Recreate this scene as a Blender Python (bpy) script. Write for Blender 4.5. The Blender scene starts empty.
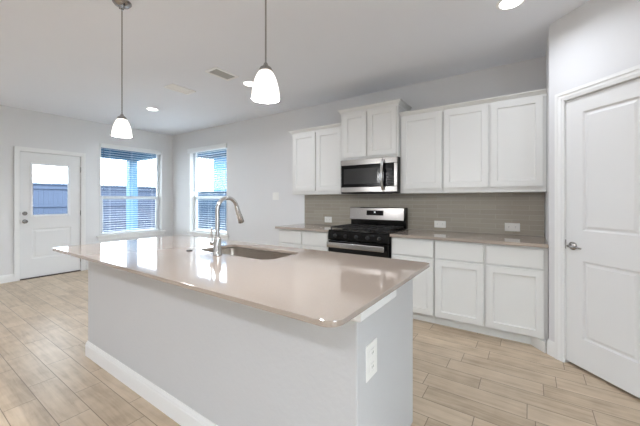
import bpy, bmesh, math, random
from mathutils import Vector, Matrix

S = bpy.context.scene
COL = S.collection
PI = math.pi
random.seed(7)

# ------------------------------------------------------------------ camera
F_PX, CY, YAW, CAM_H, CAM_D = 306.0, 199.8, 0.5998, 1.2695, 3.8074
cam = bpy.data.cameras.new('camera')
cam.sensor_fit = 'HORIZONTAL'
cam.sensor_width = 36.0
cam.lens = F_PX / 640.0 * 36.0
cam.shift_x = 0.0
cam.shift_y = -(213.0 - CY) / 640.0
cam.clip_start = 0.02
camo = bpy.data.objects.new('camera', cam)
COL.objects.link(camo)
camo.location = (0, -CAM_D, CAM_H)
camo.rotation_euler = (PI / 2, 0, YAW)
S.camera = camo

# ------------------------------------------------------------------ sky, exposure
world = bpy.data.worlds.new('sky')
S.world = world
world.use_nodes = True
bg = world.node_tree.nodes['Background']
bg.inputs[0].default_value = (0.92, 0.97, 1.05, 1)
bg.inputs[1].default_value = 12.5
S.view_settings.view_transform = 'Standard'
S.view_settings.look = 'None'
S.view_settings.gamma = 1
S.view_settings.use_curve_mapping = False
S.view_settings.exposure = 0.27
CAN_W = 6.0          # watts of one recessed can light
CAN_COL = (0.915, 0.97, 1.08)


# ------------------------------------------------------------------ materials
def srgb(r, g, b):
    f = lambda c: c / 12.92 if c <= 0.04045 else ((c + 0.055) / 1.055) ** 2.4
    return (f(r / 255), f(g / 255), f(b / 255), 1)


def mat(name, col, rough=0.5, metal=0.0, var=0.0, vscale=8, bump=0.0, bscale=60, emit=None, estr=0, spec=0.5, stretch=None):
    m = bpy.data.materials.new(name)
    m.use_nodes = True
    nt = m.node_tree
    b = nt.nodes['Principled BSDF']
    b.inputs['Base Color'].default_value = col
    b.inputs['Roughness'].default_value = rough
    b.inputs['Metallic'].default_value = metal
    b.inputs['Specular IOR Level'].default_value = spec
    tc = nt.nodes.new('ShaderNodeTexCoord')
    vec = tc.outputs['Object']
    if stretch:
        mp = nt.nodes.new('ShaderNodeMapping')
        mp.inputs['Scale'].default_value = stretch
        nt.links.new(vec, mp.inputs[0])
        vec = mp.outputs[0]
    if var:
        n = nt.nodes.new('ShaderNodeTexNoise')
        n.inputs['Scale'].default_value = vscale
        n.inputs['Detail'].default_value = 4
        nt.links.new(vec, n.inputs['Vector'])
        r = nt.nodes.new('ShaderNodeMapRange')
        r.inputs['To Min'].default_value = 1 - var
        r.inputs['To Max'].default_value = 1 + var
        nt.links.new(n.outputs[0], r.inputs[0])
        mx = nt.nodes.new('ShaderNodeMix')
        mx.data_type = 'RGBA'
        mx.blend_type = 'MULTIPLY'
        mx.inputs[0].default_value = 1
        mx.inputs[6].default_value = col
        nt.links.new(r.outputs[0], mx.inputs[7])
        nt.links.new(mx.outputs[2], b.inputs['Base Color'])
    if bump:
        n2 = nt.nodes.new('ShaderNodeTexNoise')
        n2.inputs['Scale'].default_value = bscale
        n2.inputs['Detail'].default_value = 3
        nt.links.new(vec, n2.inputs['Vector'])
        bp = nt.nodes.new('ShaderNodeBump')
        bp.inputs['Strength'].default_value = bump
        bp.inputs['Distance'].default_value = 0.004
        nt.links.new(n2.outputs[0], bp.inputs['Height'])
        nt.links.new(bp.outputs[0], b.inputs['Normal'])
    if emit:
        b.inputs['Emission Color'].default_value = emit
        b.inputs['Emission Strength'].default_value = estr
    return m


M = {}
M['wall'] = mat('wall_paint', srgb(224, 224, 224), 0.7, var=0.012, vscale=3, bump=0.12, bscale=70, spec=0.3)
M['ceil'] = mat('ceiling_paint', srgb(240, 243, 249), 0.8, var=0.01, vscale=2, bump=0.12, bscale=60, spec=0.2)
M['wallshade'] = mat('shaded_wall_paint', srgb(203, 203, 203), 0.7, var=0.015, vscale=3, bump=0.25, bscale=45, spec=0.3)  # wall paint again, darkened: the island's dimmer light is put into the colour
M['trim'] = mat('white_trim_paint', srgb(238, 238, 236), 0.35, var=0.008)
M['cab'] = mat('white_cabinet_paint', srgb(226, 226, 223), 0.35, var=0.01, vscale=4)
M['cabin'] = mat('cabinet_box_paint', srgb(222, 222, 219), 0.45, var=0.01)
M['door'] = mat('white_door_paint', srgb(228, 228, 227), 0.38, var=0.01, vscale=4)
M['quartz'] = mat('taupe_quartz', srgb(165, 152, 141), 0.05, var=0.06, vscale=180, spec=0.9)
M['quartz'].node_tree.nodes['Principled BSDF'].inputs['IOR'].default_value = 1.8
M['steel'] = mat('brushed_stainless_steel', (0.5, 0.49, 0.48, 1), 0.24, 1.0, var=0.06, vscale=40, stretch=(0.3, 1, 14))
M['sinksteel'] = mat('satin_sink_steel', (0.5, 0.45, 0.4, 1), 0.34, 1.0, var=0.06, vscale=40)
M['chrome'] = mat('polished_chrome', (0.6, 0.59, 0.57, 1), 0.15, 1.0, var=0.02)
M['nickel'] = mat('satin_nickel', (0.36, 0.35, 0.34, 1), 0.25, 1.0, var=0.03)
M['button'] = mat('dark_brushed_metal', (0.1, 0.095, 0.09, 1), 0.5, 0.6, var=0.03)
M['black'] = mat('black_enamel', (0.004, 0.004, 0.004, 1), 0.18, var=0.1, spec=0.35)
M['bglass'] = mat('black_oven_glass', (0.005, 0.005, 0.006, 1), 0.16, var=0.05, spec=0.2)
M['mglass'] = mat('microwave_door_glass', (0.035, 0.035, 0.035, 1), 0.3, var=0.05, spec=0.2)
M['iron'] = mat('cast_iron', (0.012, 0.012, 0.012, 1), 0.5, var=0.2, bump=0.2, bscale=200)
M['plate'] = mat('white_plastic', srgb(240, 239, 235), 0.35, var=0.01)
M['slot'] = mat('dark_plastic', (0.03, 0.03, 0.03, 1), 0.5, var=0.1)
M['slat'] = mat('white_blind_slat', srgb(236, 238, 238), 0.45, var=0.01)
M['vinyl'] = mat('white_vinyl', srgb(236, 238, 240), 0.4, var=0.01)
M['grille'] = mat('white_painted_grille', srgb(248, 248, 247), 0.45, var=0.01)
M['louvre'] = mat('grey_louvre', srgb(190, 190, 188), 0.6, var=0.02)  # plain grey, darker than the grille frame
M['duct'] = mat('grey_duct', srgb(120, 120, 120), 0.7, var=0.05)
M['lens'] = mat('glowing_lens', (1, 1, 1, 1), 0.5, emit=(1, 0.98, 0.95, 1), estr=7)
M['disp'] = mat('display_digits', (0.5, 0.5, 0.5, 1), 0.5, emit=(0.9, 0.95, 1, 1), estr=0.8)
M['conc'] = mat('patio_concrete', srgb(90, 96, 102), 0.85, var=0.1, bump=0.3)
M['patio'] = mat('blue_painted_wood', srgb(70, 110, 136), 0.6, var=0.05)
M['siding'] = mat('pale_blue_siding', srgb(38, 88, 118), 0.7, var=0.04, vscale=3)
M['roofing'] = mat('blue_grey_shingles', srgb(40, 66, 88), 0.8, var=0.15, vscale=20)
M['fence'] = mat('weathered_blue_grey_fence', srgb(50, 60, 78), 0.8, var=0.18, vscale=6, stretch=(1, 6, 0.5))
M['fence2'] = mat('teal_blue_fence', srgb(12, 42, 62), 0.8, var=0.18, vscale=6, stretch=(1, 6, 0.5))
M['wood'] = mat('dark_threshold', srgb(70, 58, 48), 0.5, var=0.15, vscale=10)


def glass_mat():
    m = bpy.data.materials.new('clear_window_glass')
    m.use_nodes = True
    nt = m.node_tree
    nt.nodes.clear()
    o = nt.nodes.new('ShaderNodeOutputMaterial')
    t = nt.nodes.new('ShaderNodeBsdfTransparent')
    t.inputs[0].default_value = (0.93, 0.97, 0.98, 1)
    g = nt.nodes.new('ShaderNodeBsdfGlossy')
    g.inputs['Roughness'].default_value = 0.02
    lw = nt.nodes.new('ShaderNodeLayerWeight')
    lw.inputs[0].default_value = 0.5
    pw = nt.nodes.new('ShaderNodeMath')
    pw.operation = 'POWER'
    pw.inputs[1].default_value = 4.0
    nt.links.new(lw.outputs['Facing'], pw.inputs[0])
    f = nt.nodes.new('ShaderNodeMapRange')
    f.inputs['To Min'].default_value = 0.0
    f.inputs['To Max'].default_value = 0.8
    nt.links.new(pw.outputs[0], f.inputs[0])
    mx = nt.nodes.new('ShaderNodeMixShader')
    nt.links.new(f.outputs[0], mx.inputs[0])
    nt.links.new(t.outputs[0], mx.inputs[1])
    nt.links.new(g.outputs[0], mx.inputs[2])
    nt.links.new(mx.outputs[0], o.inputs[0])
    return m


M['glass'] = glass_mat()


def shade_mat():
    m = mat('frosted_white_glass', (0.9, 0.88, 0.85, 1), 0.35, emit=(1, 0.93, 0.86, 1), estr=1.7)
    return m


M['shade'] = shade_mat()


def N(nt, kind, op=None, *ins):
    n = nt.nodes.new(kind)
    if op:
        n.operation = op
    for i, v in enumerate(ins):
        if v is None:
            continue
        if isinstance(v, (int, float)):
            n.inputs[i].default_value = v
        else:
            nt.links.new(v, n.inputs[i])
    return n.outputs[0]


def floor_mat():
    """6 x 24 inch wood-look plank tile laid along x with a staggered bond."""
    m = bpy.data.materials.new('wood_look_plank_tile')
    m.use_nodes = True
    nt = m.node_tree
    b = nt.nodes['Principled BSDF']
    tc = nt.nodes.new('ShaderNodeTexCoord')
    sp = nt.nodes.new('ShaderNodeSeparateXYZ')
    nt.links.new(tc.outputs['Object'], sp.inputs[0])
    X, Y = sp.outputs[0], sp.outputs[1]
    W, L = 0.155, 0.597
    MA = 'ShaderNodeMath'
    yy = N(nt, MA, 'DIVIDE', N(nt, MA, 'ADD', Y, 3.215), W)
    k = N(nt, MA, 'FLOOR', yy)
    fy = N(nt, MA, 'FRACT', yy)
    known = {-1: .388, 0: .185, 1: .522, 9: .029, 10: .586, 11: .314, 12: .078, 13: .154, 15: .218}
    ramp = nt.nodes.new('ShaderNodeValToRGB')
    cr = ramp.color_ramp
    cr.interpolation = 'CONSTANT'
    n = 24
    prev = .3
    for i in range(n):
        kk = i - 3
        off = known.get(kk)
        if off is None:
            off = (prev + random.choice((.17, .22, .3, .4))) % L
        prev = off
        e = cr.elements[0] if i == 0 else (cr.elements[1] if i == 1 else cr.elements.new(i / n))
        e.position = i / n
        e.color = (off, off, off, 1)
    idx = N(nt, MA, 'DIVIDE', N(nt, MA, 'ADD', N(nt, MA, 'FLOORED_MODULO', N(nt, MA, 'ADD', k, 3.0), float(n)), 0.5), float(n))
    nt.links.new(idx, ramp.inputs[0])
    xx = N(nt, MA, 'DIVIDE', N(nt, MA, 'SUBTRACT', X, ramp.outputs[0]), L)
    ix = N(nt, MA, 'FLOOR', xx)
    fx = N(nt, MA, 'FRACT', xx)
    dy = N(nt, MA, 'MULTIPLY', N(nt, MA, 'MINIMUM', fy, N(nt, MA, 'SUBTRACT', 1.0, fy)), W)
    dx = N(nt, MA, 'MULTIPLY', N(nt, MA, 'MINIMUM', fx, N(nt, MA, 'SUBTRACT', 1.0, fx)), L)
    d = N(nt, MA, 'MINIMUM', dx, dy)
    gap = nt.nodes.new('ShaderNodeMapRange')
    gap.inputs['From Min'].default_value = 0.0010
    gap.inputs['From Max'].default_value = 0.0026
    nt.links.new(d, gap.inputs[0])
    cv = nt.nodes.new('ShaderNodeCombineXYZ')
    nt.links.new(ix, cv.inputs[0])
    nt.links.new(k, cv.inputs[1])
    wn = nt.nodes.new('ShaderNodeTexWhiteNoise')
    wn.noise_dimensions = '2D'
    nt.links.new(cv.outputs[0], wn.inputs['Vector'])
    tint = wn.outputs['Value']
    gv = nt.nodes.new('ShaderNodeCombineXYZ')
    nt.links.new(N(nt, MA, 'ADD', N(nt, MA, 'MULTIPLY', X, 2.2), N(nt, MA, 'MULTIPLY', tint, 40.0)), gv.inputs[0])
    nt.links.new(N(nt, MA, 'MULTIPLY', Y, 26.0), gv.inputs[1])
    nt.links.new(N(nt, MA, 'MULTIPLY', tint, 17.0), gv.inputs[2])
    g1 = nt.nodes.new('ShaderNodeTexNoise')
    g1.inputs['Scale'].default_value = 1.0
    g1.inputs['Detail'].default_value = 6
    g1.inputs['Roughness'].default_value = 0.6
    g1.inputs['Distortion'].default_value = 0.6
    nt.links.new(gv.outputs[0], g1.inputs['Vector'])
    g2 = nt.nodes.new('ShaderNodeTexNoise')
    g2.inputs['Scale'].default_value = 7
    g2.inputs['Detail'].default_value = 4
    nt.links.new(tc.outputs['Object'], g2.inputs['Vector'])
    v = N(nt, MA, 'ADD', N(nt, MA, 'MULTIPLY', g1.outputs[0], 0.55), N(nt, MA, 'MULTIPLY', g2.outputs[0], 0.33))
    v = N(nt, MA, 'ADD', v, N(nt, MA, 'MULTIPLY', tint, 0.12))
    cr2 = nt.nodes.new('ShaderNodeValToRGB')
    c2 = cr2.color_ramp
    c2.elements[0].position = 0.32
    c2.elements[0].color = srgb(168, 147, 122)
    c2.elements[1].position = 0.72
    c2.elements[1].color = srgb(220, 201, 177)
    e = c2.elements.new(0.5)
    e.color = srgb(199, 179, 153)
    nt.links.new(v, cr2.inputs[0])
    mx = nt.nodes.new('ShaderNodeMix')
    mx.data_type = 'RGBA'
    nt.links.new(gap.outputs[0], mx.inputs[0])
    mx.inputs[6].default_value = srgb(122, 104, 88)
    nt.links.new(cr2.outputs[0], mx.inputs[7])
    nt.links.new(mx.outputs[2], b.inputs['Base Color'])
    b.inputs['Roughness'].default_value = 0.36
    bp = nt.nodes.new('ShaderNodeBump')
    bp.inputs['Strength'].default_value = 0.35
    bp.inputs['Distance'].default_value = 0.0015
    nt.links.new(gap.outputs[0], bp.inputs['Height'])
    nt.links.new(bp.outputs[0], b.inputs['Normal'])
    return m


M['floor'] = floor_mat()


def tile_mat():
    m = bpy.data.materials.new('glossy_taupe_tile')
    m.use_nodes = True
    nt = m.node_tree
    b = nt.nodes['Principled BSDF']
    tc = nt.nodes.new('ShaderNodeTexCoord')
    sp = nt.nodes.new('ShaderNodeSeparateXYZ')
    nt.links.new(tc.outputs['Object'], sp.inputs[0])
    cv = nt.nodes.new('ShaderNodeCombineXYZ')
    nt.links.new(sp.outputs[0], cv.inputs[0])
    nt.links.new(sp.outputs[2], cv.inputs[1])
    br = nt.nodes.new('ShaderNodeTexBrick')
    br.offset = 0.5
    br.inputs['Scale'].default_value = 1
    br.inputs['Brick Width'].default_value = 0.3
    br.inputs['Row Height'].default_value = 0.0505
    br.inputs['Mortar Size'].default_value = 0.0022
    br.inputs['Mortar Smooth'].default_value = 0.2
    br.inputs['Bias'].default_value = 0
    br.inputs['Color1'].default_value = srgb(164, 157, 144)
    br.inputs['Color2'].default_value = srgb(172, 165, 152)
    br.inputs['Mortar'].default_value = srgb(186, 179, 167)
    nt.links.new(cv.outputs[0], br.inputs['Vector'])
    nt.links.new(br.outputs['Color'], b.inputs['Base Color'])
    b.inputs['Roughness'].default_value = 0.12
    # slightly wavy glaze and sunken grout
    nz = nt.nodes.new('ShaderNodeTexNoise')
    nz.inputs['Scale'].default_value = 9
    nt.links.new(tc.outputs['Object'], nz.inputs['Vector'])
    h = N(nt, 'ShaderNodeMath', 'SUBTRACT', N(nt, 'ShaderNodeMath', 'MULTIPLY', nz.outputs[0], 0.5), br.outputs['Fac'])
    bp = nt.nodes.new('ShaderNodeBump')
    bp.inputs['Strength'].default_value = 0.5
    bp.inputs['Distance'].default_value = 0.002
    nt.links.new(h, bp.inputs['Height'])
    nt.links.new(bp.outputs[0], b.inputs['Normal'])
    return m


M['tile'] = tile_mat()


# ------------------------------------------------------------------ mesh helpers
class MB:
    def __init__(self):
        self.bm = bmesh.new()

    def box(self, x0, x1, y0, y1, z0, z1, bev=0.0, seg=1):
        if x1 < x0: x0, x1 = x1, x0
        if y1 < y0: y0, y1 = y1, y0
        if z1 < z0: z0, z1 = z1, z0
        r = bmesh.ops.create_cube(self.bm, size=1)
        vs = r['verts']
        for v in vs:
            v.co = Vector(((x0 + x1) / 2 + v.co.x * (x1 - x0), (y0 + y1) / 2 + v.co.y * (y1 - y0), (z0 + z1) / 2 + v.co.z * (z1 - z0)))
        if bev:
            es = list({e for v in vs for e in v.link_edges})
            bmesh.ops.bevel(self.bm, geom=es, offset=bev, segments=seg, profile=0.5, affect='EDGES')
        return self

    def cyl(self, p0, p1, r0, r1=None, n=24):
        r1 = r0 if r1 is None else r1
        p0, p1 = Vector(p0), Vector(p1)
        d = p1 - p0
        q = d.to_track_quat('Z', 'Y').to_matrix().to_4x4()
        bmesh.ops.create_cone(self.bm, cap_ends=True, segments=n, radius1=r0, radius2=r1, depth=d.length,
                              matrix=Matrix.Translation((p0 + p1) / 2) @ q)
        return self

    def lathe(self, prof, c, n=32, axis=Vector((0, 0, 1)), close=False):
        """prof: list of (radius, height) along axis from c."""
        q = axis.to_track_quat('Z', 'Y').to_matrix()
        c = Vector(c)
        rings = []
        for r, h in prof:
            if r < 1e-6:
                rings.append([self.bm.verts.new(c + q @ Vector((0, 0, h)))])
            else:
                rings.append([self.bm.verts.new(c + q @ Vector((r * math.cos(2 * PI * i / n), r * math.sin(2 * PI * i / n), h))) for i in range(n)])
        pairs = list(zip(rings, rings[1:]))
        if close:
            pairs.append((rings[-1], rings[0]))
        for a, b in pairs:
            for i in range(n):
                j = (i + 1) % n
                if len(a) == 1 and len(b) == 1:
                    continue
                if len(a) == 1:
                    self.bm.faces.new((a[0], b[j], b[i]))
                elif len(b) == 1:
                    self.bm.faces.new((a[i], a[j], b[0]))
                else:
                    self.bm.faces.new((a[i], a[j], b[j], b[i]))
        return self

    def tube(self, pts, rad, n=14):
        pts = [Vector(p) for p in pts]
        rs = rad if isinstance(rad, (list, tuple)) else [rad] * len(pts)
        up = Vector((0.123, 0.456, 0.88)).normalized()
        rings = []
        t0 = (pts[1] - pts[0]).normalized()
        u = t0.cross(up).normalized()
        for i, p in enumerate(pts):
            t = (pts[min(i + 1, len(pts) - 1)] - pts[max(i - 1, 0)]).normalized()
            u = (u - t * u.dot(t)).normalized()
            w = t.cross(u)
            rings.append([self.bm.verts.new(p + (u * math.cos(2 * PI * k / n) + w * math.sin(2 * PI * k / n)) * rs[i]) for k in range(n)])
        for a, b in zip(rings, rings[1:]):
            for k in range(n):
                self.bm.faces.new((a[k], a[(k + 1) % n], b[(k + 1) % n], b[k]))
        self.bm.faces.new(rings[0])
        self.bm.faces.new(rings[-1])
        return self

    def prism(self, poly, z0, z1, axis='z'):
        """extrude a 2D polygon. axis z: (x,y)+z; axis x: (y,z)+x; axis y: (x,z)+y"""
        f = {'z': lambda a, b, c: (a, b, c), 'x': lambda a, b, c: (c, a, b), 'y': lambda a, b, c: (a, c, b)}[axis]
        a = [self.bm.verts.new(f(p[0], p[1], z0)) for p in poly]
        b = [self.bm.verts.new(f(p[0], p[1], z1)) for p in poly]
        self.bm.faces.new(a)
        self.bm.faces.new(b)
        n = len(poly)
        for i in range(n):
            self.bm.faces.new((a[i], a[(i + 1) % n], b[(i + 1) % n], b[i]))
        return self

    def sweep(self, path, prof):
        """mitred moulding: path of (x,y); prof of (out, z), 'out' to the left of the walking direction."""
        P = [Vector((p[0], p[1])) for p in path]
        ns = []
        for a, b in zip(P, P[1:]):
            d = (b - a).normalized()
            ns.append(Vector((-d.y, d.x)))
        rings = []
        for i, p in enumerate(P):
            if i == 0: m = ns[0]
            elif i == len(P) - 1: m = ns[-1]
            else: m = (ns[i - 1] + ns[i]) / (1 + ns[i - 1].dot(ns[i]))
            rings.append([self.bm.verts.new((p.x + m.x * o, p.y + m.y * o, z)) for o, z in prof])
        k = len(prof)
        for a, b in zip(rings, rings[1:]):
            for i in range(k):
                self.bm.faces.new((a[i], a[(i + 1) % k], b[(i + 1) % k], b[i]))
        self.bm.faces.new(rings[0])
        self.bm.faces.new(rings[-1])
        return self

    def slab(self, fmap, a0, a1, b0, b1, th, panels, prof):
        """door slab with sunk / raised panels. fmap(a,b,d) -> xyz, d = outwards from the front plane (front d=0, back d=-th).
        panels: rectangles (pa0,pa1,pb0,pb1); prof: list of (inset, d)."""
        bm = self.bm
        cache = {}

        def V(a, b, d):
            key = (round(a, 5), round(b, 5), round(d, 5))
            if key not in cache:
                cache[key] = bm.verts.new(fmap(a, b, d))
            return cache[key]
        As = sorted({a0, a1, *[p[0] for p in panels], *[p[1] for p in panels]})
        Bs = sorted({b0, b1, *[p[2] for p in panels], *[p[3] for p in panels]})
        inpan = lambda a, b: any(p[0] < a < p[1] and p[2] < b < p[3] for p in panels)
        for i in range(len(As) - 1):
            for j in range(len(Bs) - 1):
                for d in (0, -th):
                    if d == 0 and inpan((As[i] + As[i + 1]) / 2, (Bs[j] + Bs[j + 1]) / 2):
                        continue
                    bm.faces.new((V(As[i], Bs[j], d), V(As[i + 1], Bs[j], d), V(As[i + 1], Bs[j + 1], d), V(As[i], Bs[j + 1], d)))
        for i in range(len(As) - 1):
            for b in (b0, b1):
                bm.faces.new((V(As[i], b, 0), V(As[i + 1], b, 0), V(As[i + 1], b, -th), V(As[i], b, -th)))
        for j in range(len(Bs) - 1):
            for a in (a0, a1):
                bm.faces.new((V(a, Bs[j], 0), V(a, Bs[j + 1], 0), V(a, Bs[j + 1], -th), V(a, Bs[j], -th)))
        for p in panels:
            def ring(ins, d):
                return [(p[0] + ins, p[2] + ins, d), (p[1] - ins, p[2] + ins, d), (p[1] - ins, p[3] - ins, d), (p[0] + ins, p[3] - ins, d)]
            # first ring must use the grid's own verts so split edges stay matched
            pa = [a for a in As if p[0] <= a <= p[1]]
            pb = [b for b in Bs if p[2] <= b <= p[3]]
            rr = [ring(0, 0)] + [ring(i, d) for i, d in prof]
            for r0, r1 in zip(rr, rr[1:]):
                for q in range(4):
                    q2 = (q + 1) % 4
                    bm.faces.new((V(*r0[q]), V(*r0[q2]), V(*r1[q2]), V(*r1[q])))
            bm.faces.new([V(*c) for c in rr[-1]])
        return self

    def build(self, name, m, parent=None, smooth=None, origin=None, xf=None):
        """link as ONE object. Coordinates are world coordinates unless xf (a matrix) is applied first;
        children are stored relative to the parent's location."""
        bm = self.bm
        if xf is not None:
            bmesh.ops.transform(bm, matrix=xf, verts=bm.verts)
        bmesh.ops.recalc_face_normals(bm, faces=bm.faces)
        off = Vector((0, 0, 0))
        if parent is not None:
            off = world_of(parent)
        elif origin is not None:
            off = Vector(origin)
        bmesh.ops.translate(bm, vec=-off, verts=bm.verts)
        me = bpy.data.meshes.new(name)
        bm.to_mesh(me)
        bm.free()
        if smooth is not None:
            for p in me.polygons:
                p.use_smooth = True
            me.set_sharp_from_angle(angle=math.radians(smooth))
        o = bpy.data.objects.new(name, me)
        o.data.materials.append(m)
        COL.objects.link(o)
        if parent is not None:
            o.parent = parent
        else:
            o.location = off
        return o


def world_of(o):
    v = Vector((0, 0, 0))
    while o is not None:
        v += o.location
        o = o.parent
    return v


def tag(o, label=None, cat=None, group=None, kind=None):
    if label: o['label'] = label
    if cat: o['category'] = cat
    if group: o['group'] = group
    if kind: o['kind'] = kind
    return o


def thing(name, loc, label=None, cat=None, group=None, kind=None):
    o = bpy.data.objects.new(name, None)
    o.empty_display_size = 0.1
    o.location = loc
    COL.objects.link(o)
    return tag(o, label, cat, group, kind)


def copy_tree(o, parent=None):
    c = o.copy()
    COL.objects.link(c)
    if parent is not None:
        c.parent = parent
    for ch in list(o.children):
        copy_tree(ch, c)
    return c


def struct(name, mb, m, smooth=None):
    return tag(mb.build(name, m, smooth=smooth), kind='structure')


def rounded(x0, x1, y0, y1, rads, n=8):
    """rounded rectangle, corner order: (x0,y0),(x1,y0),(x1,y1),(x0,y1)"""
    cs = [(x0, y0, 1, 1, PI), (x1, y0, -1, 1, 1.5 * PI), (x1, y1, -1, -1, 0), (x0, y1, 1, -1, .5 * PI)]
    out = []
    for (x, y, sx, sy, a0), r in zip(cs, rads):
        for i in range(n + 1):
            a = a0 + (PI / 2) * i / n
            out.append((x + sx * r + r * math.cos(a), y + sy * r + r * math.sin(a)))
    return out


# ------------------------------------------------------------------ dimensions
H = 2.71
XB = -6.616                   # wall with the outside door
YB = -9.2                     # end of the room behind the camera
XR = 2.3
WT = 0.15                     # wall thickness
QX, QY = 0.2305, -0.7586      # pantry door, lower left corner of the slab
R45 = math.sqrt(.5)


def Q(a, d=0.0):
    """pantry wall frame: a along the wall, d into the room"""
    return (QX + R45 * a - R45 * d, QY - R45 * a - R45 * d)


CORN = Q(-0.136)              # outer corner beside the cabinets
QEND = Q(0.80)

# ------------------------------------------------------------------ setting
struct('floor', MB().box(XB - WT, XR + WT, YB - WT, WT, -0.1, 0), M['floor'])
struct('ceiling', MB().box(XB - WT, XR + WT, YB - WT, WT, H, H + 0.1), M['ceil'])

# openings: window_1 (wall B), window_2 (wall A), door_1 (wall B)
W1 = (-1.418, -0.238, 0.60, 2.335)
W2 = (-5.952, -4.742, 0.60, 2.335)
D1 = (-2.512, -1.695, 0.0, 2.05)


def holed(mk, u0, u1, z0, z1, holes):
    us = sorted({u0, u1, *[h[0] for h in holes], *[h[1] for h in holes]})
    mb = MB()
    for a, b in zip(us, us[1:]):
        hs = sorted([h for h in holes if h[0] <= a and h[1] >= b], key=lambda h: h[2])
        z = z0
        for h in hs:
            if h[2] > z: mk(mb, a, b, z, h[2])
            z = h[3]
        if z < z1: mk(mb, a, b, z, z1)
    return mb


struct('wall_left', holed(lambda m, a, b, z, w: m.box(XB - WT, XB, a, b, z, w), YB, 0.0, 0, H, [W1, D1]), M['wall'])
struct('wall_back', holed(lambda m, a, b, z, w: m.box(a, b, 0, WT, z, w), XB - WT, XR + WT, 0, H, [W2]), M['wall'])
WR = (-5.3, -4.0, .25, 2.4)    # unseen window added behind the camera to light the island end
struct('wall_right', holed(lambda m, a, b, z, w: m.box(XR, XR + WT, a, b, z, w), YB, 0.0, 0, H, [WR]), M['wall'])
struct('wall_front', MB().box(XB - WT, XR + WT, YB - WT, YB, 0, H), M['wall'])
# pantry: short return beside the cabinets, then the diagonal wall with the door opening
DO = (-0.006, 0.606, 2.046)   # opening in the diagonal wall: a0, a1, top
T = 0.11


def qbox(mb, a0, a1, d0, d1, z0, z1):
    return mb.prism([Q(a0, d0), Q(a1, d0), Q(a1, d1), Q(a0, d1)], z0, z1)


pw = MB()
pw.prism([(CORN[0], -0.0), CORN, Q(-0.136 + 0.045, -T), (CORN[0] + T, -0.0)], 0, H)
pw.prism([CORN, Q(DO[0]), Q(DO[0], -T), Q(-0.136 + 0.045, -T)], 0, H)
qbox(pw, DO[0], DO[1], -T, 0, DO[2], H)
pw.prism([Q(DO[1]), QEND, (XR, QEND[1]), (XR, QEND[1] + T), Q(0.80 - 0.045, -T), Q(DO[1], -T)], 0, H)
struct('wall_pantry', pw, M['wall'])

BB = [(0, 0), (0.014, 0), (0.014, 0.088), (0.011, 0.094), (0.011, 0.102), (0.006, 0.112), (0.004, 0.12), (0, 0.12)]
# base mouldings: walking with the room on the left hand
struct('baseboard_left', MB().sweep([(XB, -1.622), (XB, 0 - 0.0)][::-1], BB).sweep([(XB, -2.565), (XB, YB)], BB), M['trim'])
struct('baseboard_back', MB().sweep([(-2.895, 0), (XB + 0.0145, 0)], BB), M['trim'])
struct('baseboard_pantry', MB().sweep([Q(-0.073), CORN, (CORN[0], -0.64)], BB).sweep([(XR - .02, QEND[1]), QEND, Q(0.68)], BB), M['trim'])
struct('baseboard_right', MB().sweep([(XR, YB + .02), (XR, QEND[1] - .02)], BB), M['trim'])
struct('baseboard_front', MB().sweep([(XB + .02, YB), (XR - .02, YB)], BB), M['trim'])


# ------------------------------------------------------------------ windows
def window(name, fm, u0, u1, z0, z1):
    """fm(u, d, z): u along the wall, d out of the room (positive outwards)"""
    def bx(mb, ua, ub, da, db, za, zb, bev=0):
        p, q = fm(ua, da, za), fm(ub, db, zb)
        return mb.box(p[0], q[0], p[1], q[1], p[2], q[2], bev)
    w = thing(name, fm((u0 + u1) / 2, 0, z0), kind='structure')
    j = MB()                                      # painted return of the opening
    t = 0.014
    bx(j, u0 + .0005, u0 + t, -0.006, .149, z0, z1); bx(j, u1 - t, u1 - .0005, -0.006, .149, z0, z1)
    bx(j, u0 + t, u1 - t, -0.006, .149, z1 - t, z1 - .0005)
    j.build('window_jamb', M['trim'], w)
    f = MB()
    fw = 0.045
    zm = 1.31
    d0, d1 = 0.095, 0.145
    bx(f, u0 + t, u0 + t + fw, d0, d1, z0 + .001, z1 - t, .002); bx(f, u1 - t - fw, u1 - t, d0, d1, z0 + .001, z1 - t, .002)
    bx(f, u0 + t + fw, u1 - t - fw, d0, d1, z1 - t - fw, z1 - t, .002); bx(f, u0 + t + fw, u1 - t - fw, d0, d1, z0 + .001, z0 + fw, .002)
    fr = f.build('window_frame', M['vinyl'], w)
    s = MB()
    bx(s, u0 + t + fw, u1 - t - fw, d0 - .012, d1 - .012, zm - .03, zm + .03, .003)
    bx(s, u0 + t + fw, u0 + t + fw + .03, d0 - .01, d0 + .02, z0 + fw, zm - .03, .002)
    bx(s, u1 - t - fw - .03, u1 - t - fw, d0 - .01, d0 + .02, z0 + fw, zm - .03, .002)
    s.build('lower_sash', M['vinyl'], w)
    g = MB()
    bx(g, u0 + t + fw, u1 - t - fw, .122, .126, z0 + fw, zm - .03)
    bx(g, u0 + t + fw, u1 - t - fw, .130, .134, zm + .03, z1 - t - fw)
    g.build('window_pane', M['glass'], w)
    st = MB()
    bx(st, u0 - .05, u1 + .06, -.04, -.0005, z0 - .026, z0, .004)
    bx(st, u0 + .0005, u1 - .0005, -.002, .094, z0 - .0005, z0 + .006)
    st.build('window_sill', M['trim'], w)
    ap = MB()
    bx(ap, u0 - .03, u1 + .04, -.016, -.0005, z0 - .085, z0 - .0265, .003)
    ap.build('window_apron', M['trim'], w)
    return w


fmB = lambda u, d, z: (XB - d, u, z)
fmA = lambda u, d, z: (u, d, z)
window('window_1', fmB, *W1)
window('window_2', fmA, *W2)
window('window_added', lambda u, d, z: (XR + d, u, z), *WR)  # added light source in the unseen right wall


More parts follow.
